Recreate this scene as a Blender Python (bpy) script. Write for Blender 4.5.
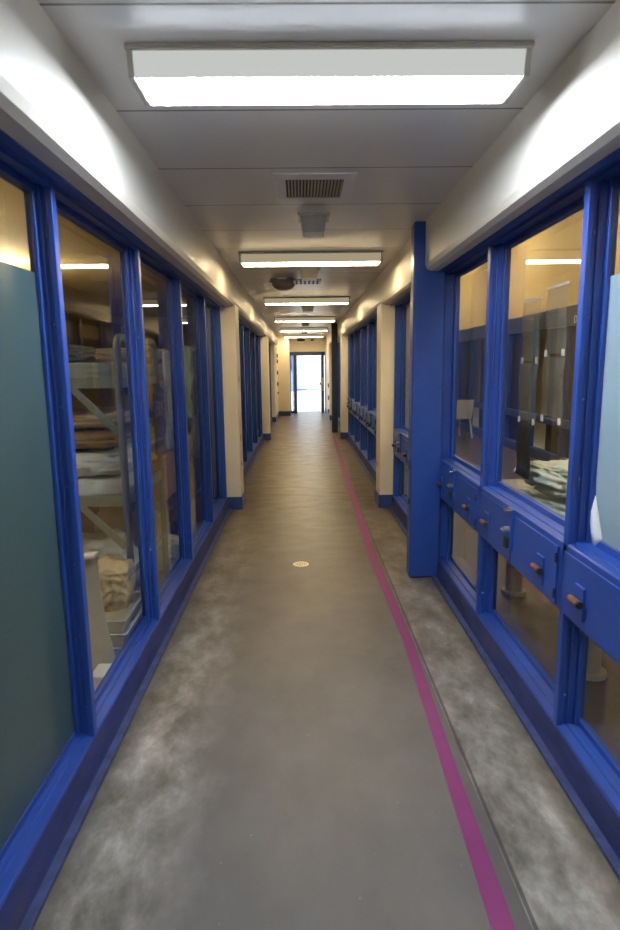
import bpy, bmesh, math, random
from mathutils import Vector, Matrix, noise
for o in list(bpy.data.objects): bpy.data.objects.remove(o)
scn = bpy.context.scene
C = scn.collection
R = math.radians
random.seed(7)

# ------------------------------------------------------------------ camera
PITCH, YAW, ROLL = 0.1662, 0.0138, -0.0123
cp, sp, cy, sy = math.cos(PITCH), math.sin(PITCH), math.cos(YAW), math.sin(YAW)
fw = Vector((sy*cp, cy*cp, -sp)); rt = Vector((cy, -sy, 0)); up = rt.cross(fw)
cr, sr = math.cos(ROLL), math.sin(ROLL)
rt, up = rt*cr + up*sr, up*cr - rt*sr
cam = bpy.data.cameras.new('camera'); camo = bpy.data.objects.new('camera', cam); C.objects.link(camo)
camo.matrix_world = Matrix(((rt.x, up.x, -fw.x, 0), (rt.y, up.y, -fw.y, 0), (rt.z, up.z, -fw.z, 1.6), (0, 0, 0, 1)))
cam.sensor_fit = 'HORIZONTAL'; cam.sensor_width = 24.0; cam.lens = 24.0*591.6/620
cam.clip_start = .03; cam.clip_end = 300
cam.dof.use_dof = True; cam.dof.focus_distance = 5.5; cam.dof.aperture_fstop = 3.2
scn.camera = camo

# ------------------------------------------------------------------ world, sun, exposure
w = bpy.data.worlds.new('daylight'); scn.world = w; w.use_nodes = True
bg = w.node_tree.nodes['Background']; bg.inputs[0].default_value = (.80, .90, 1.0, 1); bg.inputs[1].default_value = 2.3
sun = bpy.data.lights.new('sun', 'SUN'); sun.energy = 3.4; sun.angle = R(1); sun.color = (1, .96, .9)
suno = bpy.data.objects.new('sun', sun); C.objects.link(suno); suno.rotation_euler = (R(38), R(-25), 0)
scn.view_settings.view_transform = 'Standard'; scn.view_settings.look = 'None'
scn.view_settings.gamma = 1; scn.view_settings.use_curve_mapping = False
scn.view_settings.exposure = 0.16
scn.cycles.use_denoising = True
scn.cycles.max_bounces = 9; scn.cycles.transparent_max_bounces = 24
scn.cycles.glossy_bounces = 5; scn.cycles.sample_clamp_indirect = 6
scn.cycles.caustics_reflective = False; scn.cycles.caustics_refractive = False

# ------------------------------------------------------------------ materials
class NT:
    def __init__(s, name):
        s.m = bpy.data.materials.new(name); s.m.use_nodes = True; s.t = s.m.node_tree
        s.b = s.t.nodes['Principled BSDF']; s.out = s.t.nodes['Material Output']
    def n(s, typ, **k):
        q = s.t.nodes.new(typ)
        for a, v in k.items():
            if a.startswith('i_'):
                key = a[2:]; q.inputs[int(key) if key.isdigit() else key].default_value = v
            else: setattr(q, a, v)
        return q
    def l(s, a, b): s.t.links.new(a, b)
    def coord(s, scale=(1, 1, 1)):
        tc = s.n('ShaderNodeTexCoord'); mp = s.n('ShaderNodeMapping'); mp.inputs['Scale'].default_value = scale
        s.l(tc.outputs['Object'], mp.inputs[0]); return mp.outputs[0]
    def noise(s, scale, detail=4, rough=.6, co=None, dist=0):
        q = s.n('ShaderNodeTexNoise'); q.inputs['Scale'].default_value = scale; q.inputs['Detail'].default_value = detail
        q.inputs['Roughness'].default_value = rough; q.inputs['Distortion'].default_value = dist
        s.l(co if co else s.coord(), q.inputs['Vector']); return q.outputs['Fac']
    def ramp(s, fac, stops):
        q = s.n('ShaderNodeValToRGB'); e = q.color_ramp.elements
        while len(e) < len(stops): e.new(.5)
        for i, (p, c) in enumerate(stops):
            e[i].position = p; e[i].color = (c, c, c, 1) if isinstance(c, (int, float)) else tuple(c) + (1,)
        s.l(fac, q.inputs[0]); return q.outputs[0]
    def mix(s, fac, a, b, mode='MIX'):
        q = s.n('ShaderNodeMix', data_type='RGBA', blend_type=mode)
        for key, v in ((0, fac), (6, a), (7, b)):
            if isinstance(v, (int, float)): q.inputs[key].default_value = v if key == 0 else (v, v, v, 1)
            elif isinstance(v, tuple): q.inputs[key].default_value = v + (1,)
            else: s.l(v, q.inputs[key])
        return q.outputs[2]
    def math(s, op, a, b=0.0, c=None):
        q = s.n('ShaderNodeMath', operation=op)
        for i, v in enumerate((a, b) if c is None else (a, b, c)):
            if isinstance(v, (int, float)): q.inputs[i].default_value = v
            else: s.l(v, q.inputs[i])
        return q.outputs[0]
    def bump(s, h, strength=.2, dist=.01):
        q = s.n('ShaderNodeBump'); q.inputs['Strength'].default_value = strength; q.inputs['Distance'].default_value = dist
        s.l(h, q.inputs['Height']); s.l(q.outputs[0], s.b.inputs['Normal'])
    def set(s, col=None, rough=None, metal=None, spec=None):
        for k, v in (('Base Color', col), ('Roughness', rough), ('Metallic', metal), ('Specular IOR Level', spec)):
            if v is None: continue
            if isinstance(v, tuple): s.b.inputs[k].default_value = v + (1,)
            elif isinstance(v, (int, float)): s.b.inputs[k].default_value = v
            else: s.l(v, s.b.inputs[k])
        return s

M = {}
def simple(name, col, rough=.5, metal=0, var=.12, scale=9, bump=0, spec=.5):
    t = NT(name); f = t.noise(scale)
    d = tuple(c*(1-var) for c in col); e = tuple(min(1, c*(1+var)) for c in col)
    t.set(t.ramp(f, [(.3, d), (.7, e)]), rough, metal, spec)
    if bump: t.bump(t.noise(scale*4), bump)
    M[name] = t.m; return t.m

def paint_blue(name, chips):
    t = NT(name)
    base = t.ramp(t.noise(2.5, 5), [(.3, (.016, .056, .28)), (.7, (.023, .076, .37))])
    if chips:
        ch = t.ramp(t.noise(7.0, 7, .72, t.coord((1, .55, 1))), [(.635, 0), (.655, 1)])
        base = t.mix(ch, base, (.16, .045, .045))
        wh = t.ramp(t.noise(16, 3, .5, t.coord((1, .4, 1))), [(.755, 0), (.765, 1)])
        base = t.mix(wh, base, (.6, .6, .66))
        gr = t.ramp(t.noise(3.2, 6, .7), [(.45, 0), (.75, .55)])
        base = t.mix(gr, base, (.05, .05, .10))
    t.set(base, .34, 0, .5)
    t.bump(t.noise(40, 2), .03, .003)
    M[name] = t.m
t = NT('kick_shade_scuff'); b_ = t.ramp(t.noise(5, 7, .7, t.coord((1, .5, 2))), [(.35, (.018, .028, .095)), (.55, (.032, .046, .17)), (.74, (.075, .06, .095))])
t.set(b_, .55, 0, .3); M['kick_shade_scuff'] = t.m  # darker navy puts the sill face's shade into the colour; mauve patches are scuffs
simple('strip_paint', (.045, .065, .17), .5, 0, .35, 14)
paint_blue('blue_paint', False); paint_blue('blue_paint_worn', True)

# plaster / walls
t = NT('beige_wall'); f = t.noise(1.6, 6)
col = t.ramp(f, [(.3, (.76, .72, .64)), (.7, (.83, .79, .70))])
t.set(col, t.ramp(t.noise(4), [(.3, .34), (.7, .5)]), 0, .5); t.bump(t.noise(45, 4), .12, .004); M['beige_wall'] = t.m
t = NT('beige_column'); f = t.noise(3, 6)
col = t.ramp(f, [(.3, (.72, .65, .51)), (.7, (.79, .72, .58))])
sc_ = t.ramp(t.noise(9, 6, .75, t.coord((1, 1, .6))), [(.68, 0), (.72, 1)])
t.set(t.mix(sc_, col, (.34, .28, .2)), .42, 0, .5); t.bump(t.noise(30), .08, .004); M['beige_column'] = t.m
t = NT('room_tan'); f = t.noise(1.2, 5)
t.set(t.ramp(f, [(.3, (.58, .45, .22)), (.7, (.66, .51, .26))]), .6, 0, .3); M['room_tan'] = t.m

# ceiling: painted metal planks running across, a thin joint every 0.68 m
t = NT('ceiling_planks'); tc = t.n('ShaderNodeTexCoord'); sx = t.n('ShaderNodeSeparateXYZ'); t.l(tc.outputs['Object'], sx.inputs[0])
fr = t.math('FRACT', t.math('DIVIDE', t.math('ADD', sx.outputs[1], 40*.68-1.80), .68))
d = t.math('ABSOLUTE', t.math('SUBTRACT', fr, .5))
line = t.math('GREATER_THAN', d, .492)
base = t.ramp(t.noise(1.3, 2, .5), [(.3, (.74, .73, .73)), (.7, (.80, .79, .78))])
t.set(t.mix(line, base, (.17, .16, .14)), .32, 0, .5)
t.bump(t.math('MULTIPLY', line, -1), .2, .004); M['ceiling'] = t.m

# floor: sealed concrete; a grey coated lane in the middle, bare blotchy concrete along both sides
t = NT('concrete_floor'); tc = t.n('ShaderNodeTexCoord'); sx = t.n('ShaderNodeSeparateXYZ'); t.l(tc.outputs['Object'], sx.inputs[0])
X, Y = sx.outputs[0], sx.outputs[1]
wob = t.math('MULTIPLY', t.math('SUBTRACT', t.noise(2.2, 5, .65), .5), .34)
xl = t.math('ADD', X, wob)
left = t.ramp(t.math('MULTIPLY', t.math('ADD', xl, .9), 1.0), [(.30, 1), (.56, 0)])           # bare band on the left
right = t.math('GREATER_THAN', X, .642)
bare = t.math('MAXIMUM', left, right)
lane = t.ramp(t.noise(3.5, 7, .62, t.coord((1, .6, 1))), [(.3, (.098, .091, .087)), (.7, (.136, .127, .122))])
blot = t.ramp(t.noise(4.6, 9, .68, t.coord((1.4, .8, 1)), .15), [(.32, (.085, .078, .058)), (.44, (.168, .154, .132)), (.56, (.265, .25, .228)), (.70, (.43, .415, .39))])
warm = t.ramp(t.math('DIVIDE', Y, 22), [(.10, 0), (.32, 1)])                                   # amber tone growing stronger further in
amber = t.ramp(t.noise(2.6, 7, .65, t.coord((1, 1.6, 1))), [(.3, (.075, .051, .023)), (.7, (.150, .107, .054))])
col = t.mix(bare, lane, blot)
col = t.mix(t.math('MULTIPLY', warm, .88), col, amber)
seam = t.math('LESS_THAN', t.math('ABSOLUTE', t.math('SUBTRACT', X, .652)), .007)
col = t.mix(t.math('MULTIPLY', seam, .75), col, (.03, .03, .028))
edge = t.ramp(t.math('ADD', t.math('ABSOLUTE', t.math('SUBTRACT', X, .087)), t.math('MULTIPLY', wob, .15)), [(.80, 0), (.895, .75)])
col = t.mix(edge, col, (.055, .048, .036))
spk = t.ramp(t.noise(55, 2, .5), [(.74, 0), (.77, 1)])
col = t.mix(t.math('MULTIPLY', spk, .35), col, (.45, .44, .4))
ro = t.ramp(t.noise(5, 6, .6), [(.3, .36), (.7, .54)])
ro2 = t.mix(warm, ro, t.ramp(t.noise(4, 5, .6, t.coord((.8, 1.6, 1))), [(.3, .27), (.7, .42)]))
t.set(col, ro2, 0, .4); t.bump(t.noise(26, 6, .6), .025, .004); M['floor'] = t.m

# glass (thin-walled): transparent + mirror by Schlick
def glass(name, tint, boost=1.0, rough=.0):
    t = NT(name); t.t.nodes.remove(t.b)
    lw = t.n('ShaderNodeLayerWeight'); lw.inputs['Blend'].default_value = .5
    f = t.math('POWER', lw.outputs['Facing'], 5.0)
    f = t.math('MULTIPLY', t.math('ADD', t.math('MULTIPLY', f, .95), .045), boost)
    tr = t.n('ShaderNodeBsdfTransparent'); tr.inputs[0].default_value = tint + (1,)
    gl = t.n('ShaderNodeBsdfGlossy'); gl.inputs['Roughness'].default_value = rough
    mx = t.n('ShaderNodeMixShader'); t.l(f, mx.inputs[0]); t.l(tr.outputs[0], mx.inputs[1]); t.l(gl.outputs[0], mx.inputs[2])
    t.l(mx.outputs[0], t.out.inputs[0]); M[name] = t.m
glass('glass', (.93, .93, .90), .85)
glass('glass_clear', (.97, .97, .97), 1.0)

def film(name, col, trans, rough):
    t = NT(name); t.set(t.ramp(t.noise(1.4, 3), [(.3, tuple(c*.9 for c in col)), (.7, tuple(min(1, c*1.1) for c in col))]), rough, 0, .45)
    tl = t.n('ShaderNodeBsdfTranslucent'); tl.inputs[0].default_value = col + (1,)
    mx = t.n('ShaderNodeMixShader'); mx.inputs[0].default_value = trans
    t.l(t.b.outputs[0], mx.inputs[1]); t.l(tl.outputs[0], mx.inputs[2]); t.l(mx.outputs[0], t.out.inputs[0]); M[name] = t.m
film('film_teal', (.075, .125, .130), .25, .22)
film('film_pale', (.36, .48, .56), .3, .3)

# paper sleeve: see-through plastic with rows of small print
t = NT('paper_sleeve'); tc = t.n('ShaderNodeTexCoord'); sx = t.n('ShaderNodeSeparateXYZ'); t.l(tc.outputs['Object'], sx.inputs[0])
rows = t.math('GREATER_THAN', t.math('FRACT', t.math('MULTIPLY', sx.outputs[2], 55)), .55)
gaps = t.math('GREATER_THAN', t.noise(1, 2, .5, t.coord((1, 60, 55))), .46)
ink = t.math('MULTIPLY', rows, gaps)
t.set(t.mix(ink, (.42, .41, .39), (.04, .04, .04)), .45)
tr = t.n('ShaderNodeBsdfTransparent'); mx = t.n('ShaderNodeMixShader'); mx.inputs[0].default_value = .24
t.l(tr.outputs[0], mx.inputs[1]); t.l(t.b.outputs[0], mx.inputs[2]); t.l(mx.outputs[0], t.out.inputs[0]); M['paper'] = t.m
def emit(name, col, s, mixd=0):
    t = NT(name); t.t.nodes.remove(t.b); e = t.n('ShaderNodeEmission'); e.inputs[0].default_value = col + (1,); e.inputs[1].default_value = s
    t.l(e.outputs[0], t.out.inputs[0]); M[name] = t.m
COOL = (.82, .90, 1.0); WARM = (1.0, .77, .44)
emit('lens_cool', COOL, 62.0); emit('side_cool', (.95, .97, .94), .52)
emit('lens_warm', WARM, 36.0); emit('side_warm', (1.0, .84, .56), .33)
emit('lens_room_fill', (1.0, .84, .58), 110.0); emit('lens_dorm_fill', (1.0, .82, .52), 30.0); emit('lens_up_fill', (1.0, .82, .52), 130.0)  # lenses of unseen lamps added to brighten the side rooms

simple('housing', (.42, .40, .35), .35, 0)
simple('vent_white', (.84, .84, .84), .4, 0, .03)
simple('bolt_glint', (.13, .19, .50), .22, .3)  # lighter blue paints in the highlights on the bolt heads
simple('steel', (.35, .35, .36), .35, .9)
simple('chrome', (.75, .75, .77), .18, 1)
simple('rust', (.20, .085, .045), .7, 0, .3, 60)
simple('dark', (.015, .015, .017), .6)
simple('black_blue', (.012, .022, .055), .4)
simple('magenta', (.20, .022, .135), .5, 0, .08, 5)
simple('brass', (.62, .55, .36), .4, .3, .2, 80)
simple('bunk_paint', (.17, .215, .205), .4, 0)
simple('mattress_green', (.26, .30, .26), .6, 0, .1, 4, .1)
simple('sheet_white', (.60, .66, .68), .85, 0, .06, 8, .15)
simple('cloth_pale', (.58, .66, .60), .9, 0, .1, 12, .2)
simple('cloth_grey', (.28, .28, .26), .9, 0, .12, 12, .2)
simple('cloth_brown', (.27, .20, .11), .9, 0, .15, 14, .25)
simple('cloth_tan', (.50, .41, .25), .9, 0, .15, 14, .25)
simple('cloth_green', (.25, .37, .31), .9, 0, .15, 10, .2)
simple('cloth_red', (.42, .06, .05), .85, 0, .1)
simple('cloth_purple', (.13, .10, .20), .85, 0, .1)
simple('cardboard', (.42, .27, .12), .85, 0, .1, 6)
simple('white_plastic', (.74, .76, .74), .4, 0, .05)
simple('grey_board', (.50, .51, .47), .6, 0, .08, 5)
simple('table_top', (.30, .31, .29), .4, 0)
simple('room_floor', (.075, .065, .05), .4, 0, .2, 4)
simple('baseboard_blue', (.025, .055, .22), .4, 0, .2, 12)
simple('fascia_navy', (.035, .05, .11), .4, 0)
simple('frame_navy', (.025, .05, .18), .4, 0)
simple('outdoor_concrete', (.72, .71, .70), .8, 0, .05, 1)
simple('outdoor_wall', (.80, .80, .80), .8, 0, .04, 1)
simple('outdoor_blue', (.20, .33, .52), .6, 0)
simple('white_tape_highlight', (.8, .8, .8), .5, 0)  # real tape pieces, and the painted fold highlight on the sheets
simple('letter_white', (.85, .85, .82), .5, 0)
simple('plate_tan', (.36, .31, .22), .4, .4)

# ------------------------------------------------------------------ mesh helpers
class MB:
    def __init__(s): s.bm = bmesh.new()
    def box(s, x0, x1, y0, y1, z0, z1):
        v = [s.bm.verts.new(p) for p in ((x0, y0, z0), (x1, y0, z0), (x1, y1, z0), (x0, y1, z0), (x0, y0, z1), (x1, y0, z1), (x1, y1, z1), (x0, y1, z1))]
        for f in ((0, 3, 2, 1), (4, 5, 6, 7), (0, 1, 5, 4), (1, 2, 6, 5), (2, 3, 7, 6), (3, 0, 4, 7)): s.bm.faces.new([v[i] for i in f])
        return s
    def prism_y(s, prof, y0, y1):
        a = [s.bm.verts.new((x, y0, z)) for x, z in prof]; b = [s.bm.verts.new((x, y1, z)) for x, z in prof]; n = len(prof)
        s.bm.faces.new(a); s.bm.faces.new(b[::-1])
        for i in range(n): s.bm.faces.new((a[i], b[i], b[(i+1) % n], a[(i+1) % n]))
        return s
    def prism_x(s, prof, x0, x1):
        a = [s.bm.verts.new((x0, y, z)) for y, z in prof]; b = [s.bm.verts.new((x1, y, z)) for y, z in prof]; n = len(prof)
        s.bm.faces.new(a); s.bm.faces.new(b[::-1])
        for i in range(n): s.bm.faces.new((a[i], b[i], b[(i+1) % n], a[(i+1) % n]))
        return s
    def prism_z(s, prof, z0, z1):
        a = [s.bm.verts.new((x, y, z0)) for x, y in prof]; b = [s.bm.verts.new((x, y, z1)) for x, y in prof]; n = len(prof)
        s.bm.faces.new(a); s.bm.faces.new(b[::-1])
        for i in range(n): s.bm.faces.new((a[i], b[i], b[(i+1) % n], a[(i+1) % n]))
        return s
    def cyl(s, a, b, r, n=14, r2=None):
        a = Vector(a); b = Vector(b); d = (b-a).normalized(); q = d.to_track_quat('Z', 'Y'); r2 = r if r2 is None else r2
        A = [s.bm.verts.new(a + q @ Vector((math.cos(2*math.pi*i/n)*r, math.sin(2*math.pi*i/n)*r, 0))) for i in range(n)]
        B = [s.bm.verts.new(b + q @ Vector((math.cos(2*math.pi*i/n)*r2, math.sin(2*math.pi*i/n)*r2, 0))) for i in range(n)]
        s.bm.faces.new(A[::-1]); s.bm.faces.new(B)
        for i in range(n): s.bm.faces.new((A[i], A[(i+1) % n], B[(i+1) % n], B[i]))
        return s
    def tube(s, pts, r, n=10):
        pts = [Vector(p) for p in pts]; rings = []
        for i, p in enumerate(pts):
            d = (pts[min(i+1, len(pts)-1)] - pts[max(i-1, 0)]).normalized(); q = d.to_track_quat('Z', 'Y')
            if rings:
                ref = rings[-1][0].co - pts[i-1]; u = (ref - d*ref.dot(d)).normalized(); v = d.cross(u)
            else:
                u = q @ Vector((1, 0, 0)); v = d.cross(u)
            rings.append([s.bm.verts.new(p + u*math.cos(2*math.pi*k/n)*r + v*math.sin(2*math.pi*k/n)*r) for k in range(n)])
        for A, B in zip(rings, rings[1:]):
            for k in range(n): s.bm.faces.new((A[k], A[(k+1) % n], B[(k+1) % n], B[k]))
        s.bm.faces.new(rings[0][::-1]); s.bm.faces.new(rings[-1]); return s
    def dome(s, c, d, r, h, n=10):
        c = Vector(c); q = Vector(d).to_track_quat('Z', 'Y'); prev = None
        for j in range(4):
            a = j/3*math.pi/2
            if j == 3:
                t_ = s.bm.verts.new(c + q @ Vector((0, 0, h)))
                for k in range(n): s.bm.faces.new((prev[k], prev[(k+1) % n], t_))
            else:
                ring = [s.bm.verts.new(c + q @ Vector((math.cos(a)*r*math.cos(2*math.pi*k/n), math.cos(a)*r*math.sin(2*math.pi*k/n), math.sin(a)*h))) for k in range(n)]
                if prev:
                    for k in range(n): s.bm.faces.new((prev[k], prev[(k+1) % n], ring[(k+1) % n], ring[k]))
                else: s.bm.faces.new(ring[::-1])
                prev = ring
        return s
    def build(s, name, mat, parent=None, bevel=0, smooth=False, seg=2):
        bmesh.ops.recalc_face_normals(s.bm, faces=s.bm.faces)
        me = bpy.data.meshes.new(name); s.bm.to_mesh(me); s.bm.free()
        me.materials.append(M[mat] if isinstance(mat, str) else mat)
        o = bpy.data.objects.new(name, me); C.objects.link(o); o.parent = parent
        if smooth:
            for p in me.polygons: p.use_smooth = True
        if bevel:
            b = o.modifiers.new('bevel', 'BEVEL'); b.width = bevel; b.segments = seg; b.limit_method = 'ANGLE'; b.angle_limit = R(40)
            for p in me.polygons: p.use_smooth = True
            b.harden_normals = True
        return o
def tag(o, label=None, cat=None, group=None, kind=None):
    if label: o['label'] = label
    if cat: o['category'] = cat
    if group: o['group'] = group
    if kind: o['kind'] = kind
    return o
def empty(name, loc=(0, 0, 0), rz=0):
    o = bpy.data.objects.new(name, None); C.objects.link(o); o.location = loc; o.rotation_euler = (0, 0, rz); o.empty_display_size = .1; return o
def copy_tree(o, parent=None):
    c = o.copy(); C.objects.link(c); c.parent = parent
    for ch in [q for q in list(C.objects) if q.parent == o]: copy_tree(ch, c)
    return c
def struct(o, label, cat='room'):
    return tag(o, label, cat, None, 'structure')

# ------------------------------------------------------------------ dimensions
ZC = 2.575; ZB = 2.24; YE = 20.4; YN = -2.2
XBL, XBR = -.693, .878        # bulkhead and column faces
XFL, XFR = -.80, .974         # floor edges
XCL, XCR = -.853, 1.026       # front of window frames
XGL, XGR = -.935, 1.124       # glass
C1, C1b, C2, C2b = 6.56, 6.90, 12.95, 13.28
P = 1.108

# ------------------------------------------------------------------ structure
struct(MB().box(-1.0, 1.2, YN, YE+.5, -.12, 0).build('floor', 'floor'), 'worn sealed concrete corridor floor', 'floor')
struct(MB().box(-1.0, 1.2, YN, YE+.4, ZC, ZC+.1).build('ceiling', 'ceiling'), 'painted metal plank corridor ceiling with thin joints', 'ceiling')
def bulk(side):
    s = -1 if side == 'left' else 1; xb = XBL if s < 0 else XBR; xo = -1.0 if s < 0 else 1.2
    prof = [(xb, ZC), (xb, ZB+.045), (xb+s*.012, ZB+.014), (xb+s*.04, ZB), (xo, ZB), (xo, ZC)]
    m = MB().prism_y(prof, YN, YE)
    return m
wl = bulk('left').build('wall_left', 'beige_wall'); struct(wl, 'left corridor wall, cream plaster bulkhead over the windows', 'wall')
wr = bulk('right').build('wall_right', 'beige_wall'); struct(wr, 'right corridor wall, cream plaster bulkhead over the windows', 'wall')
def column(parent, s, y0, y1):
    xb = XBL if s < 0 else XBR; xo = -1.0 if s < 0 else 1.2; a, b = sorted((xb, xo))
    MB().box(a, b, y0, y1, 0, ZB+.02).build('column', 'beige_column', parent, .008)
for s, wp in ((-1, wl), (1, wr)):
    column(wp, s, C1, C1b); column(wp, s, C2, C2b); column(wp, s, .12, .42)
MB().box(-1.0, XBL-.05, 17.2, 19.3, 0, ZB+.01).build('wall_panel', 'beige_column', wl)
MB().box(.86, 1.2, 17.6, YE, 0, ZB+.01).build('wall_panel', 'beige_column', wr)
# metal plates let into the column corners
for (s, y, z, h_) in ((-1, 6.70, 1.46, .06), (-1, 6.72, .80, .07), (-1, 6.72, .50, .045), (1, 6.80, .46, .06), (1, 6.62, .19, .04)):
    x = XBL if s < 0 else XBR; a, b = sorted((x, x-s*.004))
    MB().box(a, b, y-.03, y+.03, z-h_/2, z+h_/2).build('strike_plate', 'plate_tan', wl if s < 0 else wr, .001)
struct(MB().box(-1.0, 1.2, YN-.1, YN, 0, ZC).build('wall_rear', 'beige_wall'), 'end wall behind the viewpoint', 'wall')
# end wall with a deep door opening
m = MB(); m.box(-1.0, -.36, 19.3, YE, 0, ZC); m.box(-.36, .84, YE, YE+.4, 2.07, ZC); m.box(-1.0, -.36, YE, YE+.4, 0, ZC); m.box(.84, 1.2, YE, YE+.4, 0, ZC)
we = m.build('wall_end', 'beige_column'); struct(we, 'cream end wall around the open exit doorway', 'wall')
MB().box(-.10, .16, YE-.03, YE, 2.42, 2.52).build('wall_grille', 'dark', we)
MB().box(.36, .46, YE-.04, YE, 2.43, 2.48).build('exit_sensor', 'dark', we)
# baseboards
m = MB()
for y0, y1 in ((.12, .42), (C1, C1b), (C2, C2b)): m.box(-.99, XBL+.014, y0-.014, y1+.014, 0, .145)
m.box(-.99, XBL-.036, 17.19, 19.3, 0, .14)
struct(m.build('baseboard_left', 'baseboard_blue', None, .004), 'dark blue base at the foot of the left columns', 'baseboard')
m = MB()
for y0, y1 in ((.12, .42), (C1, C1b), (C2, C2b)): m.box(XBR-.014, 1.19, y0-.014, y1+.014, 0, .145)
m.box(.846, 1.19, 17.59, YE, 0, .14)
struct(m.build('baseboard_right', 'baseboard_blue', None, .004), 'dark blue base at the foot of the right columns', 'baseboard')
m = MB(); m.box(-.80, -.35, 19.286, 19.3, 0, .15); m.box(-.36, -.346, 19.286, YE, 0, .15)
struct(m.build('baseboard_end', 'baseboard_blue', None, .003), 'dark blue base on the end wall beside the exit', 'baseboard')

# blue steel posts on the right, floor to ceiling
def post(name, x0, x1, y0, y1, label):
    o = MB().box(x0, x1, y0, y1, 0, ZC).build(name, 'blue_paint', None, .018, seg=4); struct(o, label, 'post'); return o
pr = post('trim_1', .800, 1.03, 4.28, 4.41, 'tall blue steel post rising to the ceiling in front of right bulkhead')
MB().box(.797, .803, 4.30, 4.34, .83, .90).build('latch_slot', 'dark', pr)
MB().box(.797, .803, 4.30, 4.34, .57, .61).build('latch_slot', 'dark', pr)
for z in (.35, .85, 1.35, 1.85): MB().dome((.985, 4.28, z), (0, -1, 0), .007, .004).build('bolt_head', 'blue_paint', pr, smooth=True)
o = MB().box(.74, .88, 14.2, 14.32, 0, ZC).build('trim_2', 'black_blue', None, .01); struct(o, 'dark steel post beyond the far right windows', 'post')

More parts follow.
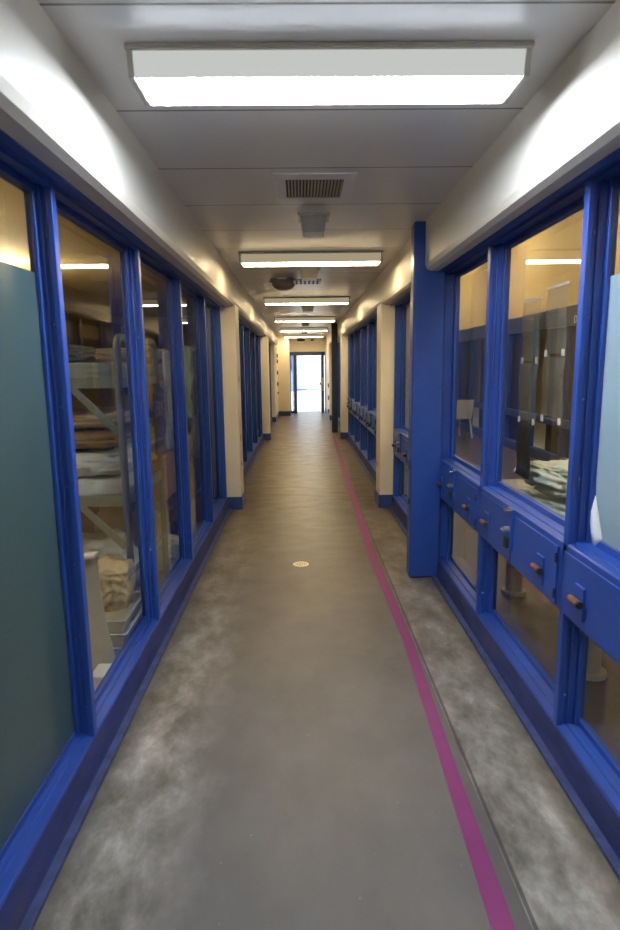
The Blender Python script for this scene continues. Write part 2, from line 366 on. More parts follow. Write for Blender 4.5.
# ------------------------------------------------------------------ window walls
def mullion_mb(s, y, z0, z1):
    """cross-section: rounded front bar, thin web with a ridge, glazing bead beside the glass"""
    xc, xg = (XCL, XGL) if s < 0 else (XCR, XGR); m = MB()
    def bx(a, b, y0, y1): a, b = sorted((a, b)); m.box(a, b, y0, y1, z0, z1)
    bx(xc, xc+s*.022, y-.036, y+.004)
    bx(xc+s*.022, xg+s*.02, y-.022, y-.002)
    bx(xc+s*.040, xc+s*.048, y-.031, y-.022)
    bx(xg-s*.022, xg-s*.004, y-.040, y+.010)
    return m
def window(idx, s, y0, y1, mulls, label, rail=False, detail=True, far=False):
    xc, xg, xf = (XCL, XGL, XFL) if s < 0 else (XCR, XGR, XFR)
    root = empty('window_%d' % idx, (0, 0, 0)); struct(root, label, 'window')
    # sill: kick strip, leaning face, ledge with bead
    prof = [(xf, 0), (xf, .016), (xf+s*.036, .013), (xc, .130), (xc+s*.004, .136), (xc+s*.040, .136), (xc+s*.042, .142), (xc+s*.058, .142), (xc+s*.060, .136),
            (xg-s*.010, .138), (xg-s*.008, .158), (xg+s*.02, .158), (xg+s*.03, 0)]
    MB().prism_y(prof, y0, y1).build('window_sill', 'blue_paint_worn', root, .002)
    MB().prism_y([(xf+s*.034, .0145), (xc-s*.002, .1285), (xc-s*.004, .1265), (xf+s*.033, .0145)], y0, y1).build('kick_face', 'kick_shade_scuff', root)  # overlay carrying the painted shade and scuffs of the sill face
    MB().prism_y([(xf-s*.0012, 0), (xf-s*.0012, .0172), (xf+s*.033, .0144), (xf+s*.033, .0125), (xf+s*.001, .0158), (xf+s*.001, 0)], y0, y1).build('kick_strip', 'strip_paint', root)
    # header
    zt = ZB; prof = [(xf, zt+.01), (xf, zt-.006), (xf+s*.02, zt-.012), (xf+s*.022, zt-.004), (xc, zt-.004), (xc+s*.002, zt-.018), (xc+s*.03, zt-.018), (xc+s*.032, zt-.006), (xg-s*.022, zt-.006),
            (xg-s*.02, zt-.032), (xg+s*.02, zt-.032), (xg+s*.03, zt+.01)]
    MB().prism_y(prof, y0, y1).build('window_header', 'blue_paint', root)
    ys = [y0] + list(mulls) + [y1]
    for y in mulls:
        f = mullion_mb(s, y, .13, zt-.004).build('mullion', 'blue_paint', root, .004)
        if detail:
            for k in range(7): MB().dome((xc+s*.031, y-.022, .26+k*.30), (0, -1, 0), .0085, .007, 10).build('bolt_head', 'bolt_glint', f, smooth=True)
    for y, e in ((y0, 1), (y1, -1)):
        a, b = sorted((xc, xg+s*.02)); ya, yb = sorted((y, y+e*.05)); j = MB().box(a, b, ya, yb, .13, zt-.004)
        a, b = sorted((xg-s*.022, xg-s*.004)); ya, yb = sorted((y, y+e*.085)); j.box(a, b, ya, yb, .13, zt-.01)
        j.build('window_jamb', 'blue_paint', root, .003)
    zr0, zr1 = .62, .905
    for a_, b_ in zip(ys, ys[1:]):
        for z0, z1 in (((.15, zr0+.02), (zr1+.01, zt-.02)) if rail else ((.15, zt-.02),)):
            a, b = sorted((xg, xg+s*.006)); MB().box(a, b, a_, b_, z0, z1).build('glass_pane', 'glass', root)
    if rail:
        prof = [(xc, zr0), (xc, zr1-.006), (xc+s*.006, zr1), (xc+s*.035, zr1), (xc+s*.037, zr1+.006), (xc+s*.055, zr1+.006), (xc+s*.057, zr1+.002), (xg-s*.01, zr1+.004), (xg-s*.008, zr1+.03),
                (xg+s*.02, zr1+.03), (xg+s*.02, zr0-.02), (xg-s*.008, zr0-.02), (xg-s*.01, zr0)]
        MB().prism_y(prof, y0, y1).build('middle_rail', 'blue_paint', root, .002)
        for a_, b_ in zip(ys, ys[1:]):
            if b_-a_ < .5: continue
            mid = (a_+b_)/2
            # hatch door on the near half, fixed plate on the far half
            h1 = MB().box(xc-.009, xc, a_+.03, mid-.01, zr0+.012, zr1-.03).build('hatch_door', 'blue_paint', root, .002)
            MB().box(xc-.006, xc, mid+.01, b_-.02, zr0+.012, zr1-.03).build('rail_plate', 'blue_paint', root, .002)
            for zz in (zr0+.06, zr1-.075): MB().cyl((xc-.012, a_+.032, zz-.02), (xc-.012, a_+.032, zz+.02), .006, 8).build('hinge', 'black_blue', h1)
            lk = MB().box(xc-.022, xc-.004, mid-.035, mid+.035, .70, .905).build('lock_plate', 'blue_paint', root, .003)
            MB().box(xc-.045, xc-.02, mid-.02, mid+.02, .885, .900).build('lock_tongue', 'chrome', lk, .002)
            MB().cyl((xc-.05, mid, .80), (xc-.02, mid, .80), .016, 12).cyl((xc-.055, mid-.03, .80), (xc-.055, mid+.012, .80), .006, 8).build('lock_barrel', 'steel', lk, .001)
            MB().box(xc-.04, xc-.02, mid-.016, mid+.016, .71, .76).build('lock_keeper', 'dark', lk, .003)
            for yy in (a_+.18, b_-.18):
                pl = MB().box(xc-.016, xc-.004, yy-.035, yy+.035, .665, .79).build('bolt_plate', 'blue_paint', root, .002)
                MB().cyl((xc-.030, yy+.035, .733), (xc-.030, yy-.030, .733), .013, 12).box(xc-.03, xc-.014, yy-.022, yy-.010, .727, .739).build('bolt_pin', 'rust', pl, .0015)
                MB().cyl((xc-.030, yy-.030, .733), (xc-.030, yy-.046, .733), .0145, 12).build('bolt_end', 'dark', pl, .002)
    return root
W1 = window(1, -1, .42, C1, [1.115, 2.222, 3.332, 4.43, 5.53], 'blue framed glass wall on the near left, five full height panes to first column')
W2 = window(2, -1, C1b, C2, [8.05, 9.15, 10.26, 11.38, 12.45], 'blue framed glass wall on left between first and second columns', detail=False)
W3 = window(3, -1, C2b, 17.2, [14.4, 15.5, 16.6], 'blue framed glass wall on the far left', detail=False)
W4 = window(4, 1, .42, 4.39, [1.12, 2.232, 3.335], 'blue framed glass wall with hatch rail on the near right', rail=True)
W5 = window(5, 1, 4.41, C1, [5.50], 'short blue framed window behind the tall right post', rail=True)
W6 = window(6, 1, C1b, C2, [8.05, 9.15, 10.26, 11.38, 12.45], 'blue framed glass wall with hatches on right between columns', rail=True, detail=False)
W7 = window(7, 1, C2b, 17.6, [14.5, 15.6, 16.7], 'blue framed glass wall on the far right behind dark post', detail=False)
# film stuck on the nearest panes
o = MB().box(XGL+.002, XGL+.0035, 1.15, 2.20, .16, 1.935).build('privacy_film', 'film_teal', W1); o['label'] = 'dark teal frosted film covering most of the nearest left pane'
m = MB().prism_x([(1.17, .94), (2.12, .94), (2.19, 1.10), (2.225, 1.40), (2.225, 1.880), (2.20, 1.905), (1.17, 1.905)], XGR-.0035, XGR-.002)
o = m.build('privacy_film', 'film_pale', W4); o['label'] = 'pale blue frosted film on the nearest upper right pane'
m = MB(); pts = []
n = 10
for i in range(n+1):
    u = i/n
    pts.append([m.bm.verts.new((XGR-.004-.018*math.sin(v_*2.2)*math.sin(.4+u*2.4), 2.12+.07*u+.045*v_*(1-u*.6), .945+.155*u-.045*v_)) for v_ in (0, .33, .66, 1)])
for A, B in zip(pts, pts[1:]):
    for k in range(3): m.bm.faces.new((A[k], A[k+1], B[k+1], B[k]))
o = m.build('film_corner', 'white_plastic', W4, smooth=True); o['label'] = 'white peeled corner of the frosted film'
o.modifiers.new('solid', 'SOLIDIFY').thickness = .0008
o = MB().box(XGL+.002, XGL+.0035, .44, 1.09, .16, 1.935).build('privacy_film', 'film_teal', W1)

# left wall door near the end (closed, cream, with hinges)
d2 = MB().box(XBL-.062, XBL-.045, 17.75, 18.75, .02, 2.1).build('door_2', 'beige_column', None, .003); struct(d2, 'closed cream steel door in the far left wall', 'door')
for z in (1.92, 1.75, 1.40, 1.05): MB().box(XBL-.047, XBL-.005, 18.70, 18.78, z-.06, z+.06).build('hinge', 'black_blue', d2)
MB().cyl((XBL-.05, 18.6, .78), (XBL+.02, 18.6, .78), .02).build('door_knob', 'rust', d2)
for z in (1.0, .62, .22): MB().box(.83, .862, 18.2, 18.3, z-.06, z+.06).build('lock_box', 'black_blue', wr)

# exit door frame, open leaf, side light
d1 = empty('door_1'); struct(d1, 'dark steel exit door frame with glazed side light, door standing open to daylight', 'door')
m = MB(); m.box(-.36, -.33, YE, YE+.12, 0, 2.07); m.box(.825, .84, YE, YE+.12, 0, 2.07); m.box(.705, .80, YE, YE+.14, 0, 2.07); m.box(-.36, .84, YE, YE+.30, 1.95, 2.07); m.box(-.24, -.13, YE, YE+.14, 0, 1.96); m.box(-.33, -.22, YE, YE+.1, 0, .07)
m.build('door_frame', 'frame_navy', d1, .004)
MB().box(-.33, -.22, YE+.05, YE+.06, .07, 2.0).build('side_light_glass', 'glass_clear', d1)
MB().box(-.27, -.25, YE+.03, YE+.09, .07, 2.0).build('glazing_bar', 'frame_navy', d1)
lf = MB().prism_z([(.765, YE+.15), (.72, YE+.15), (.72, YE+1.08), (.765, YE+1.08)], .01, 1.94).build('door_leaf', 'frame_navy', d1, .004)
MB().box(.655, .73, YE-.04, YE, .97, 1.05).box(.63, .67, YE-.06, YE-.03, .93, 1.02).build('door_latch', 'chrome', lf, .004)
MB().box(.73, .78, YE-.012, YE, .75, 1.2).build('lock_case', 'steel', lf, .003)

# ------------------------------------------------------------------ outdoors
g = MB().box(-30, 30, YE+.4, 60, -.14, -.01).build('ground_outside', 'outdoor_concrete'); struct(g, 'bright sunlit concrete yard outside', 'ground')
g = MB().box(-30, 30, 39.5, 40, -.01, 6).build('wall_outside', 'outdoor_wall'); struct(g, 'white sunlit wall across the yard', 'wall')
MB().box(-3, 1.2, 39.45, 39.5, -.01, .08).build('wall_curb', 'outdoor_blue', g)
sh = MB().box(-2.6, -.30, 38.2, 39.4, -.01, 3.4).build('utility_cabinet', 'outdoor_blue', None, .02)
tag(sh, 'pale blue cabinet seen through the exit, against the far yard wall', 'cabinet')
MB().box(-.75, -.55, 38.17, 38.2, 1.3, 2.6).build('cabinet_vent', 'frame_navy', sh)

# ------------------------------------------------------------------ side rooms
LZ = 3.15; LX = -5.6
struct(MB().box(LX, -.94, YN, 19, -.12, -.002).build('floor_left', 'room_floor'), 'dormitory floor left of the corridor', 'floor')
struct(MB().box(LX, -.99, YN, 19, LZ, LZ+.1).build('ceiling_left', 'room_tan'), 'tan ceiling of the left room', 'ceiling')
m = MB().box(LX-.1, LX, YN, 19, 0, LZ); m.box(LX, -1.0, 19, 19.1, 0, LZ); m.box(LX, -1.0, YN-.1, YN, 0, LZ); m.box(-1.0, -.99, YN, 19, ZB+.01, LZ)
wr2 = struct(m.build('wall_left_room', 'room_tan'), 'tan walls of the left room', 'wall')
simple('panel_pale', (.70, .58, .36), .6, 0)
for k in range(12):
    y = .6+k*1.5
    MB().box(LX, LX+.04, y, y+1.1, 2.2, 2.85).build('wall_inset', 'panel_pale', wr2, .01)
MB().box(LX, LX+.10, YN, 19, 2.93, 3.02).build('wall_beam', 'room_tan', wr2, .01)
RZ = 4.3; RX = 4.0
struct(MB().box(1.13, RX, YN, 19, -.12, -.002).build('floor_right', 'room_floor'), 'day room floor right of the corridor', 'floor')
struct(MB().box(1.19, RX, YN, 19, RZ, RZ+.1).build('ceiling_right', 'room_tan'), 'tan ceiling of the right room', 'ceiling')
m = MB().box(RX, RX+.1, YN, 19, 2.42, RZ); m.box(1.2, RX+.1, 19, 19.1, 0, RZ); m.box(1.2, RX+.1, YN-.1, YN, 0, RZ); m.box(1.19, 1.2, YN, 19, ZB+.01, RZ); m.box(RX+.25, RX+.3, YN, 19, 0, 2.42)
wr3 = struct(m.build('wall_right_room', 'room_tan'), 'tan upper walls of the right room', 'wall')
MB().box(RX-.03, RX+.1, YN, 19, 2.14, 2.42).build('fascia', 'fascia_navy', wr3)
for k in range(15):
    y = .3+k*1.24
    MB().box(RX-.02, RX+.06, y, y+.09, .14, 2.14).build('room_mullion', 'frame_navy', wr3)
    MB().box(RX+.06, RX+.08, y+.09, y+(.75 if k % 3 == 1 else 1.24), .14, 2.14).build('room_panel', 'dark', wr3)
MB().box(RX-.04, RX+.08, YN, 19, 0, .16).build('room_sill', 'frame_navy', wr3)
MB().box(RX-.035, RX+.05, YN, 19, .62, .74).build('room_rail', 'frame_navy', wr3)
fc = bpy.data.curves.new('letter', 'FONT'); fc.body = 'D'; fc.size = .15; fc.extrude = .002; fo = bpy.data.objects.new('sign_letter', fc); C.objects.link(fo)
fo.location = (RX-.035, 8.73, 2.165); fo.rotation_euler = (R(90), 0, R(-90)); fo.data.materials.append(M['letter_white']); fo.parent = wr3

# ------------------------------------------------------------------ ceiling fixtures
def light(y, cool, label, x=.0, z=ZC, mats=None, rot=0, g='ceiling lights along the corridor'):
    root = empty('ceiling_light', (x, y, z), rot)
    tag(root, label, 'light', g)
    lm, sm = mats or (('lens_cool', 'side_cool') if cool else ('lens_warm', 'side_warm'))
    L = .628
    MB().box(-L, L, 0, .245, -.018, 0).build('housing', 'housing', root, .004)
    # wraparound lens: dim prismatic sides, bright underside
    y0, y1, zb = .012, .233, -.088
    m = MB().prism_x([(y0, -.018), (y0+.012, zb+.004), (y0+.018, zb+.001), (y1-.018, zb+.001), (y1-.012, zb+.004), (y1, -.018)], -L+.022, L-.022)
    m.build('lens_side', sm, root)
    MB().box(-L+.03, L-.03, y0+.018, y1-.018, zb-.003, zb+.0005).build('lens_bottom', lm, root)
    for e in (-1, 1):
        a, b = sorted((e*(L-.022), e*(L-.004)))
        MB().prism_x([(y0-.004, -.018), (y0+.010, zb-.002), (y1-.010, zb-.002), (y1+.004, -.018)], a, b).build('end_cap', 'housing', root, .002)
    return root
LX0 = .105
LY = [(1.99, 1), (5.33, 0), (8.75, 0), (12.2, 0), (15.6, 0), (18.9, 0)]
names = ['big cool white ceiling light nearest the viewer, above the first windows', 'warm ceiling light just beyond the square vent and its small box',
         'third corridor ceiling light, just beyond the round camera dome', 'fourth corridor ceiling light from the viewer', 'fifth corridor ceiling light from the viewer', 'last ceiling light before the exit doorway']
for (y, c), nm in zip(LY, names): light(y, c, nm, LX0, ZC)
light(-1.4, 1, 'ceiling light behind the viewpoint', LX0, ZC)
rm = ('lens_room_fill', 'side_warm')
for y in (.4, 3.2, 5.8, 8.9):  # lamps added out of view to brighten the left room
    q = light(y, 0, 'added unseen hanging light brightening the left room and its ceiling', -3.4 if y < 5 else -4.6, LZ-.45, ('lens_dorm_fill', 'side_warm'), g='added lights of the left room')
    MB().box(-.6, .6, .03, .21, .001, .012).build('fill_top', 'lens_up_fill', q)  # glowing top added to brighten the tan ceiling above
    for e in (-.5, .5): MB().cyl((e, .12, 0), (e, .12, .45), .006, 8).build('hanging_rod', 'housing', q)
for y in (-.6, 3.0, 6.8, 10.6, 14.4): light(y, 0, 'added unseen ceiling light brightening the right room', 2.6, RZ, rm, g='added lights of the right room')  # lamps added out of view to brighten the tan upper wall

# square air vent
v = empty('ceiling_vent', (.09, 3.5, ZC)); tag(v, 'square louvred air vent in the ceiling between first and second lights', 'vent')
m = MB(); m.box(-.215, .215, -.265, -.175, -.008, 0); m.box(-.215, .215, .175, .265, -.008, 0); m.box(-.215, -.155, -.175, .175, -.008, 0); m.box(.155, .215, -.175, .175, -.008, 0)
m.build('vent_frame', 'vent_white', v, .002)
MB().box(-.155, .155, -.175, .175, -.002, -.0005).build('vent_throat', 'dark', v)
for k in range(17):
    x = -.144+k*.018
    MB().prism_y([(x-.001, -.003), (x+.001, -.003), (x+.008, -.010), (x+.006, -.010)], -.175, .175).build('vent_slat', 'steel', v)
# little boxes under the ceiling behind the lights
def cbox(x, y, w_, label):
    r = empty('intercom_box', (x, y, ZC)); tag(r, label, 'box', 'small boxes along the ceiling')
    MB().box(-w_*.62, w_*.62, -.02, .20, -.014, 0).build('mounting_plate', 'housing', r, .002)
    m = MB(); a = [(-w_*.52, -.01), (w_*.52, -.01), (w_*.40, -.115), (-w_*.40, -.115)]
    A = [m.bm.verts.new((x_, 0, z_)) for x_, z_ in a]; B = [m.bm.verts.new((x_, .17, z_)) for x_, z_ in a]
    m.bm.faces.new(A); m.bm.faces.new(B[::-1])
    for i in range(4): m.bm.faces.new((A[i], B[i], B[(i+1) % 4], A[(i+1) % 4]))
    m.build('box_body', 'housing', r, .004)
    MB().box(-w_*.36, w_*.36, .01, .16, -.119, -.115).build('box_face', 'white_plastic', r)
cbox(.10, 4.05, .17, 'small tapered ceiling box just behind the square air vent')
cbox(.10, 6.10, .19, 'small tapered ceiling box directly behind the second ceiling light')
cbox(.13, 9.75, .20, 'small tapered ceiling box behind the third ceiling light')
cbox(.12, 13.3, .19, 'small tapered ceiling box behind the fourth ceiling light')
cbox(.12, 16.7, .18, 'small tapered ceiling box behind the fifth ceiling light')
v = empty('air_diffuser', (.09, 6.75, ZC)); tag(v, 'dark flat louvre hanging below the ceiling beside the camera dome', 'vent')
MB().box(-.15, .15, -.14, .14, -.07, -.05).build('diffuser_plate', 'steel', v, .004)
MB().box(-.07, .07, -.07, .07, -.05, 0).build('diffuser_neck', 'housing', v)
for k in range(6): MB().box(-.13+k*.046, -.11+k*.046, -.12, .12, -.076, -.07).build('diffuser_slat', 'dark', v)
v = empty('camera_dome', (-.18, 7.0, ZC)); tag(v, 'grey rounded camera dome on the ceiling left of the louvre', 'camera')
m = MB()
prev = None; N = 24
for r_, z_ in ((.15, 0), (.15, -.035), (.135, -.04), (.13, -.07), (.105, -.10), (.06, -.118), (.012, -.124)):
    ring = [m.bm.verts.new((r_*math.cos(2*math.pi*k/N), r_*math.sin(2*math.pi*k/N), z_)) for k in range(N)]
    if prev:
        for k in range(N): m.bm.faces.new((prev[k], prev[(k+1) % N], ring[(k+1) % N], ring[k]))
    prev = ring
m.bm.faces.new(prev); m.build('dome_body', 'steel', v, smooth=True)
MB().box(-.16, .16, -.012, .012, -.034, -.014).build('dome_bracket', 'housing', v, .002)

# ------------------------------------------------------------------ floor things
m = MB(); pts = [(.45, .50, .565), (1.0, .515, .58), (1.443, .525, .593), (2.06, .544, .602), (2.6, .560, .617), (3.26, .580, .636), (4.0, .566, .628), (4.85, .553, .622), (6.2, .575, .645), (8.2, .605, .676),
        (10.4, .645, .72), (12.77, .690, .757), (13.6, .70, .76)]
A = []
for y, a, b in pts: A.append([m.bm.verts.new(p) for p in ((a, y, 0), (a, y, .0015), (b, y, .0015), (b, y, 0))])
for p, q in zip(A, A[1:]):
    for k in range(4): m.bm.faces.new((p[k], q[k], q[(k+1) % 4], p[(k+1) % 4]))
m.bm.faces.new(A[0]); m.bm.faces.new(A[-1][::-1])
tag(m.build('floor_stripe', 'magenta'), 'magenta guide stripe running along the corridor floor', 'stripe')
dr = empty('floor_drain', (-.02, 4.635, 0)); tag(dr, 'round pale metal drain set in the middle of the floor', 'drain')
MB().cyl((0, 0, .0002), (0, 0, .003), .066, 28).build('drain_plate', 'brass', dr, .001)
for i in range(-3, 4):
    for j in range(-3, 4):
        if i*i+j*j <= 9: MB().cyl((i*.0155, j*.0155, .003), (i*.0155, j*.0155, .0034), .0042, 8).build('drain_hole', 'dark', dr)
cc = MB(); N = 40
rings = [[cc.bm.verts.new((.49+r_*math.cos(2*math.pi*k/N), 2.985+r_*math.sin(2*math.pi*k/N), z_)) for k in range(N)] for r_, z_ in ((.060, .0004), (.060, .0012), (.066, .0012), (.066, .0004))]
for a_, b_ in zip(rings, rings[1:]+rings[:1]):
    for k in range(N): cc.bm.faces.new((a_[k], a_[(k+1) % N], b_[(k+1) % N], b_[k]))
tag(cc.build('access_ring', 'floor'), 'faint round ring in the concrete just left of the stripe', 'ring')

# ------------------------------------------------------------------ soft shapes
def lump(name, size, mat, loc, rz=0, label=None, cat=None, group=None, wr=.05, seed=0, pw=.55, parent=None, n=22, fold=0, tilt=0):
    """rounded bundle with creases, base on z=0"""
    m = MB(); bmesh.ops.create_cube(m.bm, size=2); bmesh.ops.subdivide_edges(m.bm, edges=m.bm.edges[:], cuts=n, use_grid_fill=True)
    sx_, sy_, sz_ = (q/2 for q in size)
    for v_ in m.bm.verts:
        p = v_.co.copy(); q = p.normalized(); mx = max(abs(p.x), abs(p.y), abs(p.z))
        b = p*(1-pw) + q*pw*mx*1.25
        nz = noise.noise(Vector((p.x*1.5+seed, p.y*1.5, p.z*1.5)))*1.2
        cr_ = abs(noise.noise(Vector((p.x*2.4+seed*3, p.y*3.1+nz, p.z*3.0))))*2 + .5*abs(noise.noise(Vector((p.x*5+seed, p.y*6, p.z*6+nz*2))))
        k = 1 + wr*(nz*1.2 - cr_*1.4)
        if fold: k -= .035*max(0, math.cos(p.z*math.pi*fold))**6
        v_.co = Vector((b.x*sx_*k, b.y*sy_*k, max(b.z, -1)*sz_*k + sz_))
    zmin = min(v_.co.z for v_ in m.bm.verts)
    for v_ in m.bm.verts: v_.co.z = max(v_.co.z-zmin-.004, 0)
    o = m.build(name, mat, parent, smooth=True); o.location = loc; o.rotation_euler = (0, tilt, rz)
    if label: tag(o, label, cat, group)
    return o
def draped(name, mat, x, y, z0, z1, w_, th, label, cat, seed=0, group=None):
    """cloth hanging down: rippled closed sheet in the YZ plane"""
    m = MB(); n1, n2 = 16, 20; rows = []
    for i in range(n2+1):
        v_ = i/n2; ring = []
        ww = w_*(.55+.45*math.sin(.5+v_*2.2)); 
        for k in range(2*n1):
            a = 2*math.pi*k/(2*n1); yy = math.cos(a)*ww/2; xx = math.sin(a)*th/2*(1+.5*noise.noise(Vector((yy*14+seed, v_*2.5, 0))))
            xx += .35*th*noise.noise(Vector((yy*20+seed*2, v_*3, 1))); yy += .03*noise.noise(Vector((seed, v_*4, a)))
            ring.append(m.bm.verts.new((x+xx, y+yy, z1+(z0-z1)*v_ + .02*noise.noise(Vector((seed, yy*9, 5))))))
        rows.append(ring)
    for a_, b_ in zip(rows, rows[1:]):
        for k in range(2*n1): m.bm.faces.new((a_[k], a_[(k+1) % (2*n1)], b_[(k+1) % (2*n1)], b_[k]))
    m.bm.faces.new(rows[0][::-1]); m.bm.faces.new(rows[-1])
    return tag(m.build(name, mat, None, smooth=True), label, cat, group)

# ------------------------------------------------------------------ left room: bunks and clutter
def arc(c, r, a0, a1, ax, n=6):
    out = []
    for i in range(n+1):
        a = a0+(a1-a0)*i/n; out.append(Vector(c)+Vector(ax[0])*math.cos(a)*r+Vector(ax[1])*math.sin(a)*r)
    return out
def make_bunk(W=.9, Ln=2.0, top=1.78, dz=(.78, 1.485)):
    """local: x from 0 (foot, corridor end) to -Ln, y 0..W"""
    root = empty('bunk_bed')
    r = .023
    for x in (0, -Ln):
        p = [(x, 0, 0)] + [(x, 0, z) for z in (.5, 1.0, top-.09)] + [tuple(q) for q in arc((x, .08, top-.08), .08, math.pi, math.pi/2, ((0, 1, 0), (0, 0, 1)))]
        p += [tuple(q) for q in arc((x, W-.08, top-.08), .08, math.pi/2, 0, ((0, 1, 0), (0, 0, 1)))] + [(x, W, z) for z in (1.0, .5, 0)]
        MB().tube(p, r).build('end_frame', 'bunk_paint', root, smooth=True)
        MB().tube([(x, 0, .35), (x, W, .35)], .014).build('cross_bar', 'bunk_paint', root, smooth=True)
    for z in dz:
        d = MB(); d.box(-Ln, 0, -.012, .012, z, z+.065); d.box(-Ln, 0, W-.012, W+.012, z, z+.065); d.box(-Ln-.01, -Ln+.01, 0, W, z, z+.06); d.box(-.01, .01, 0, W, z, z+.06)
        d.build('side_rail', 'bunk_paint', root, .003)
        MB().box(-Ln+.012, -.012, .013, W-.013, z+.01, z+.022).build('bed_deck', 'bunk_paint', root)
        for y in (-.004, W+.004):
            for x, e in ((-.02, -1), (-Ln+.02, 1)):
                m = MB(); a = Vector((x, y, z-.26)); b = Vector((x+e*.26, y, z+.01))
                q = Vector((b-a)).normalized(); pn = Vector((-q.z, 0, q.x))*.022
                m.bm.faces.new([m.bm.verts.new(t_) for t_ in (a+pn+Vector((0, -.004, 0)), a-pn+Vector((0, -.004, 0)), b-pn+Vector((0, -.004, 0)), b+pn+Vector((0, -.004, 0)))])
                g_ = bmesh.ops.extrude_face_region(m.bm, geom=m.bm.faces[:]); bmesh.ops.translate(m.bm, verts=[e_ for e_ in g_['geom'] if isinstance(e_, bmesh.types.BMVert)], vec=(0, .008, 0))
                m.build('corner_brace', 'bunk_paint', root)
    return root
bunk = make_bunk()
spots = [(-1.06, 3.50, 'grey tubular bunk bed nearest the corridor, in the second left pane'), (-1.06, 5.35, 'grey bunk bed standing beyond the nearest one by the glass'), (-3.4, 2.6, 'grey bunk bed at the back behind the nearest one'),
         (-3.4, 4.6, 'grey bunk bed at the back, second from the left'), (-1.30, 7.3, 'bunk bed behind the first left column'), (-3.4, 6.6, 'bunk bed deep in the left room, farthest back')]
for i, (x, y, lb) in enumerate(spots):
    b = bunk if i == 0 else copy_tree(bunk)
    b.location = (x, y, 0); tag(b, lb, 'bunk bed', 'bunk beds in the left room')
def mattress(x, y, z, mat, label, seed=0):
    return lump('mattress', (1.9, .82, .13), mat, (x, y, z), 0, label, 'mattress', 'mattresses', .01, seed, .10, n=10)
mattress(-2.06, 3.95, .805, 'sheet_white', 'white sheeted mattress on the lower bunk nearest the glass')
mattress(-2.06, 3.95, 1.51, 'mattress_green', 'grey green mattress on the upper bunk nearest the glass', 3)
mattress(-2.06, 5.80, .805, 'mattress_green', 'mattress on the lower bunk beyond the nearest', 5)
mattress(-2.06, 5.80, 1.51, 'cloth_grey', 'mattress on the upper bunk beyond the nearest', 6)
lump('pillow', (.66, .78, .16), 'sheet_white', (-1.42, 3.95, .932), 0, 'white pillow at the foot end of the near lower bunk', 'pillow', None, .05, 4, .6)
lump('folded_blanket', (.62, .72, .12), 'cloth_brown', (-1.45, 3.95, 1.11), .03, 'lower brown folded blanket of the pile on the near bunk', 'blanket', 'folded blankets', .03, 8, .3, fold=2)
lump('folded_blanket', (.60, .70, .10), 'cloth_tan', (-1.45, 3.95, 1.235), -.03, 'upper tan folded blanket of the pile on the near bunk', 'blanket', 'folded blankets', .04, 9, .3, fold=2)
lump('folded_blanket', (.8, .7, .13), 'cloth_tan', (-1.9, 5.80, .94), .03, 'tan folded blanket on the lower bunk beyond', 'blanket', 'folded blankets', .04, 10, .4, fold=2)
lump('folded_blanket', (.8, .6, .15), 'cloth_grey', (-1.7, 5.80, 1.64), .03, 'grey folded blanket on the upper bunk beyond', 'blanket', 'folded blankets', .05, 11, .4, fold=2)
lump('folded_blanket', (.7, .6, .12), 'cloth_grey', (-1.75, 3.95, 1.64), 0, 'grey folded blanket on top of the near upper bunk', 'blanket', 'folded blankets', .04, 12, .4, fold=2)
# clothes hung at the end of the bunks
draped('hanging_shirt', 'cloth_green', -1.0, 5.20, 1.16, 1.76, .24, .08, 'pale green shirt hung on a bunk post in the fourth pane', 'shirt', 2)
draped('hanging_towel', 'cloth_pale', -1.0, 4.52, 1.0, 1.72, .13, .05, 'pale towel hung beside the bunk post in third pane', 'towel', 5)
draped('hanging_bag', 'cloth_red', -1.30, 4.72, 1.12, 1.50, .16, .08, 'red cloth bag hanging between the two bunks', 'bag', 8)
draped('hanging_towel', 'cloth_pale', -1.35, 4.92, 1.05, 1.66, .14, .06, 'pale towel hanging deeper between the two bunks', 'towel', 9)
draped('hanging_jacket', 'cloth_purple', -.995, 4.15, 1.0, 1.42, .20, .05, 'dark purple jacket hung inside the near bunk', 'jacket', 11)
draped('hanging_jacket', 'cloth_brown', -1.25, 6.50, .72, 1.68, .34, .12, 'brown jacket hanging at the far bunk post', 'jacket', 12)
draped('hanging_bag', 'cloth_grey', -1.0, 5.60, .75, 1.15, .24, .07, 'grey cloth bag hanging low on the farther bunk', 'bag', 14)
# heaps on the floor and under the lower bunk
lump('laundry_sack', (.60, .62, .46), 'sheet_white', (-1.42, 3.86, 0), .1, 'big white laundry sack slumped under the near bunk', 'sack', None, .10, 20, .8)
lump('laundry_sack', (.26, .34, .24), 'cloth_tan', (-1.10, 3.22, .262), .1, 'tan laundry sack slumped on top of the white trays', 'sack', None, .12, 21, .7)
lump('laundry_sack', (.26, .28, .24), 'sheet_white', (-1.09, 4.62, 0), .2, 'small white sack on the floor beside the far post of the near bunk', 'sack', None, .08, 22, .8)
bx_ = MB().box(-1.75, -1.14, 4.80, 5.26, .50, .86).build('cardboard_box', 'cardboard', None, .006); tag(bx_, 'brown cardboard box stacked between the bunks', 'box')
MB().box(-1.75, -1.14, 5.01, 5.05, .86, .862).build('box_tape', 'plate_tan', bx_)
lump('storage_sack', (.56, .42, .46), 'cloth_tan', (-1.48, 5.03, 0), 0, 'tan sack below the cardboard box', 'sack', None, .06, 26, .4)
lump('laundry_sack', (.5, .5, .5), 'cloth_brown', (-1.45, 5.8, 0), .2, 'brown sack standing under the farther bunk', 'sack', None, .10, 24, .6)
lump('blanket_heap', (.9, .6, .35), 'cloth_brown', (-2.35, 3.95, .0), 0, 'brown heap of blankets stored under the near bunk', 'blankets', None, .10, 25, .7)
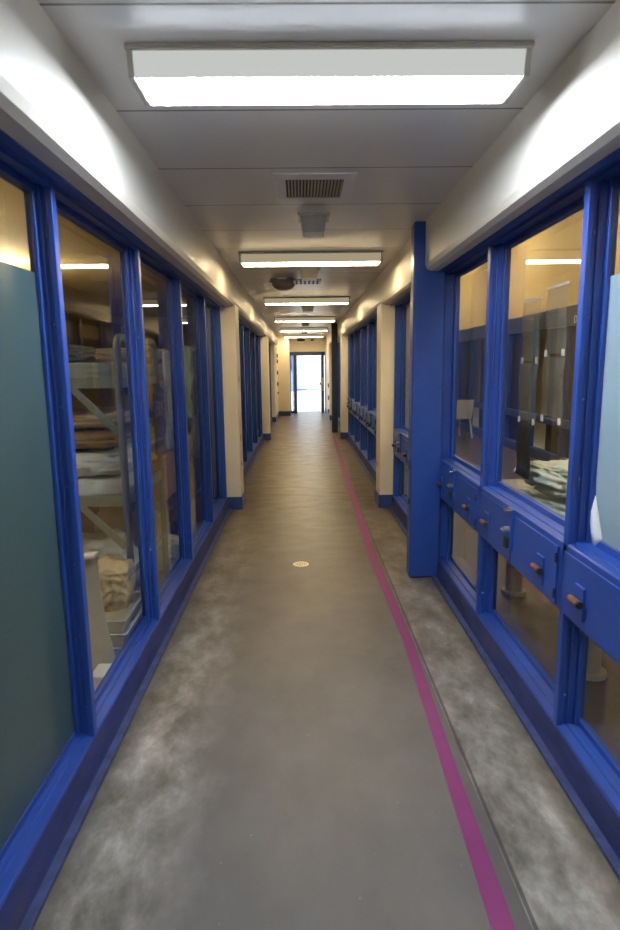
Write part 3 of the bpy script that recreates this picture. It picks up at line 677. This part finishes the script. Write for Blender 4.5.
for i in range(3):
    r_ = empty('plastic_tray', (-1.12, 3.22, .0+i*.078), 0)
    tag(r_, ['white plastic tray at the bottom of the nested stack', 'white plastic tray in the middle of the nested stack', 'white plastic tray on top of the nested stack'][i], 'tray', 'nested plastic trays')
    m = MB(); lo, hi = (.12, .17), (.15, .20)
    def ringr(hx, hy, z): return [m.bm.verts.new((sx2*hx, sy2*hy, z)) for sx2, sy2 in ((-1, -1), (1, -1), (1, 1), (-1, 1))]
    O0 = ringr(lo[0], lo[1], .002); O1 = ringr(hi[0], hi[1], .10); O2 = ringr(hi[0]+.018, hi[1]+.018, .104); I2 = ringr(hi[0]-.004, hi[1]-.004, .106); I0 = ringr(lo[0]-.004, lo[1]-.004, .008)
    m.bm.faces.new(O0[::-1]); m.bm.faces.new(I0)
    for a_, b_ in ((O0, O1), (O1, O2), (O2, I2), (I2, I0)):
        for k in range(4): m.bm.faces.new((a_[k], a_[(k+1) % 4], b_[(k+1) % 4], b_[k]))
    m.build('tray_shell', 'white_plastic', r_, .006)
# tall curved grey board standing near the glass
m = MB(); rows = []
for i in range(15):
    u = i/14; z = .66*u; bend = .05*u**2; x0 = -1.16-.04*u*u; x1 = -.985-.06*math.sin(u*2.0)
    rows.append([m.bm.verts.new(p) for p in ((x0, 2.90-bend, z), (x1, 2.93-bend, z), (x1, 2.942-bend, z), (x0, 2.912-bend, z))])
for a_, b_ in zip(rows, rows[1:]):
    for k in range(4): m.bm.faces.new((a_[k], a_[(k+1) % 4], b_[(k+1) % 4], b_[k]))
m.bm.faces.new(rows[0][::-1]); m.bm.faces.new(rows[-1])
bd = m.build('curved_board', 'grey_board'); tag(bd, 'pale grey curved board standing just inside the second left pane', 'board')
MB().prism_y([(-1.20, .645), (-1.035, .665), (-1.035, .69), (-1.20, .67)], 2.835, 2.90).build('board_rim', 'white_plastic', bd, .01)
tag(MB().box(-1.05, -.955, 2.68, 2.82, 0, .12).build('small_carton', 'white_plastic', None, .006), 'small white carton on the floor at foot of the grey board', 'carton')

# ------------------------------------------------------------------ right room
tb = empty('dining_table', (1.52, 3.4, 0)); tag(tb, 'long grey table on round pedestals just inside the right windows', 'table')
MB().box(-.30, .30, -.9, .9, .715, .75).build('table_top', 'table_top', tb, .006)
for y in (-.56, .55):
    lg = MB().cyl((-.04, y, .02), (-.04, y, .715), .055, 20).build('pedestal', 'table_top', tb, .002, smooth=True)
    MB().cyl((-.04, y, 0), (-.04, y, .025), .085, 24).build('pedestal_foot', 'table_top', lg, .004)
lump('laundry_pile', (.34, .62, .15), 'cloth_pale', (1.41, 3.05, .75), .1, 'pale green blanket at the bottom of the pile on the table', 'blanket', 'pale laundry on the table', .17, 31, .8)
lump('laundry_pile', (.28, .44, .14), 'cloth_pale', (1.36, 3.02, .93), .35, 'crumpled pale green blanket on top of the pile on the table', 'blanket', 'pale laundry on the table', .20, 33, .85)
lump('folded_towel', (.24, .30, .07), 'sheet_white', (1.32, 2.58, .75), .2, 'white folded towel on the table in front of the pale pile', 'towel', None, .05, 35, .35)
# sheets hung on the inside of the glass
def sheet(y0, y1, z0, z1, mat, label, blobs=True):
    r_ = empty('paper_sheet', (XGR+.012, (y0+y1)/2, z0)); tag(r_, label, 'paper', 'papers taped inside the right window')
    m = MB(); n = 8; A = []; h_ = z1-z0; w_ = (y1-y0)/2
    for i in range(n+1):
        z = h_*i/n; c = .006*math.sin(i*.9)+.004; A.append([m.bm.verts.new((c+dx, yy, z)) for dx, yy in ((0, -w_*(1-.06*math.sin(i/n*3.14))), (.0, w_*(1-.06*math.sin(i/n*3.14))))])
    for a_, b_ in zip(A, A[1:]): m.bm.faces.new((a_[0], a_[1], b_[1], b_[0]))
    o = m.build('sheet', mat, r_, smooth=True); sd = o.modifiers.new('s', 'SOLIDIFY'); sd.thickness = .0008
    if z1 > 1.85: MB().box(-.002, .002, -w_, w_, h_, h_+.010).build('fold_highlight', 'white_tape_highlight', r_)  # white strip stands in for the bright highlight along the top fold
    if blobs:
        for yy in (-w_*.8, w_*.8): MB().box(.001, .004, yy-.014, yy+.014, -.012, .018).build('tape_piece', 'white_tape_highlight', r_, .001)
sheet(2.86, 3.09, 1.61, 1.90, 'paper', 'translucent printed sheet at top of the left taped strip')
sheet(2.86, 3.10, 1.31, 1.60, 'paper', 'translucent printed sheet in the middle of the left taped strip')
sheet(2.91, 3.10, 1.02, 1.30, 'dark', 'black sheet at the bottom of the left taped strip', False)
sheet(2.57, 2.795, 1.64, 1.93, 'paper', 'translucent printed sheet at top of the right taped strip')
sheet(2.57, 2.805, 1.34, 1.63, 'paper', 'translucent printed sheet at bottom of the right taped strip')
# plastic chair
ch = empty('plastic_chair', (3.42, 12.9, 0), R(200)); tag(ch, 'white plastic chair against the far wall of the right room', 'chair')
MB().box(-.22, .22, -.22, .22, .42, .45).build('seat', 'white_plastic', ch, .01)
MB().prism_x([(.20, .45), (.23, .45), (.30, .84), (.27, .84)], -.21, .21).build('backrest', 'white_plastic', ch, .01)
for sx2 in (-1, 1):
    for sy2 in (-1, 1): MB().cyl((sx2*.23, sy2*.23, 0), (sx2*.19, sy2*.19, .42), .018, 10).build('leg', 'white_plastic', ch)
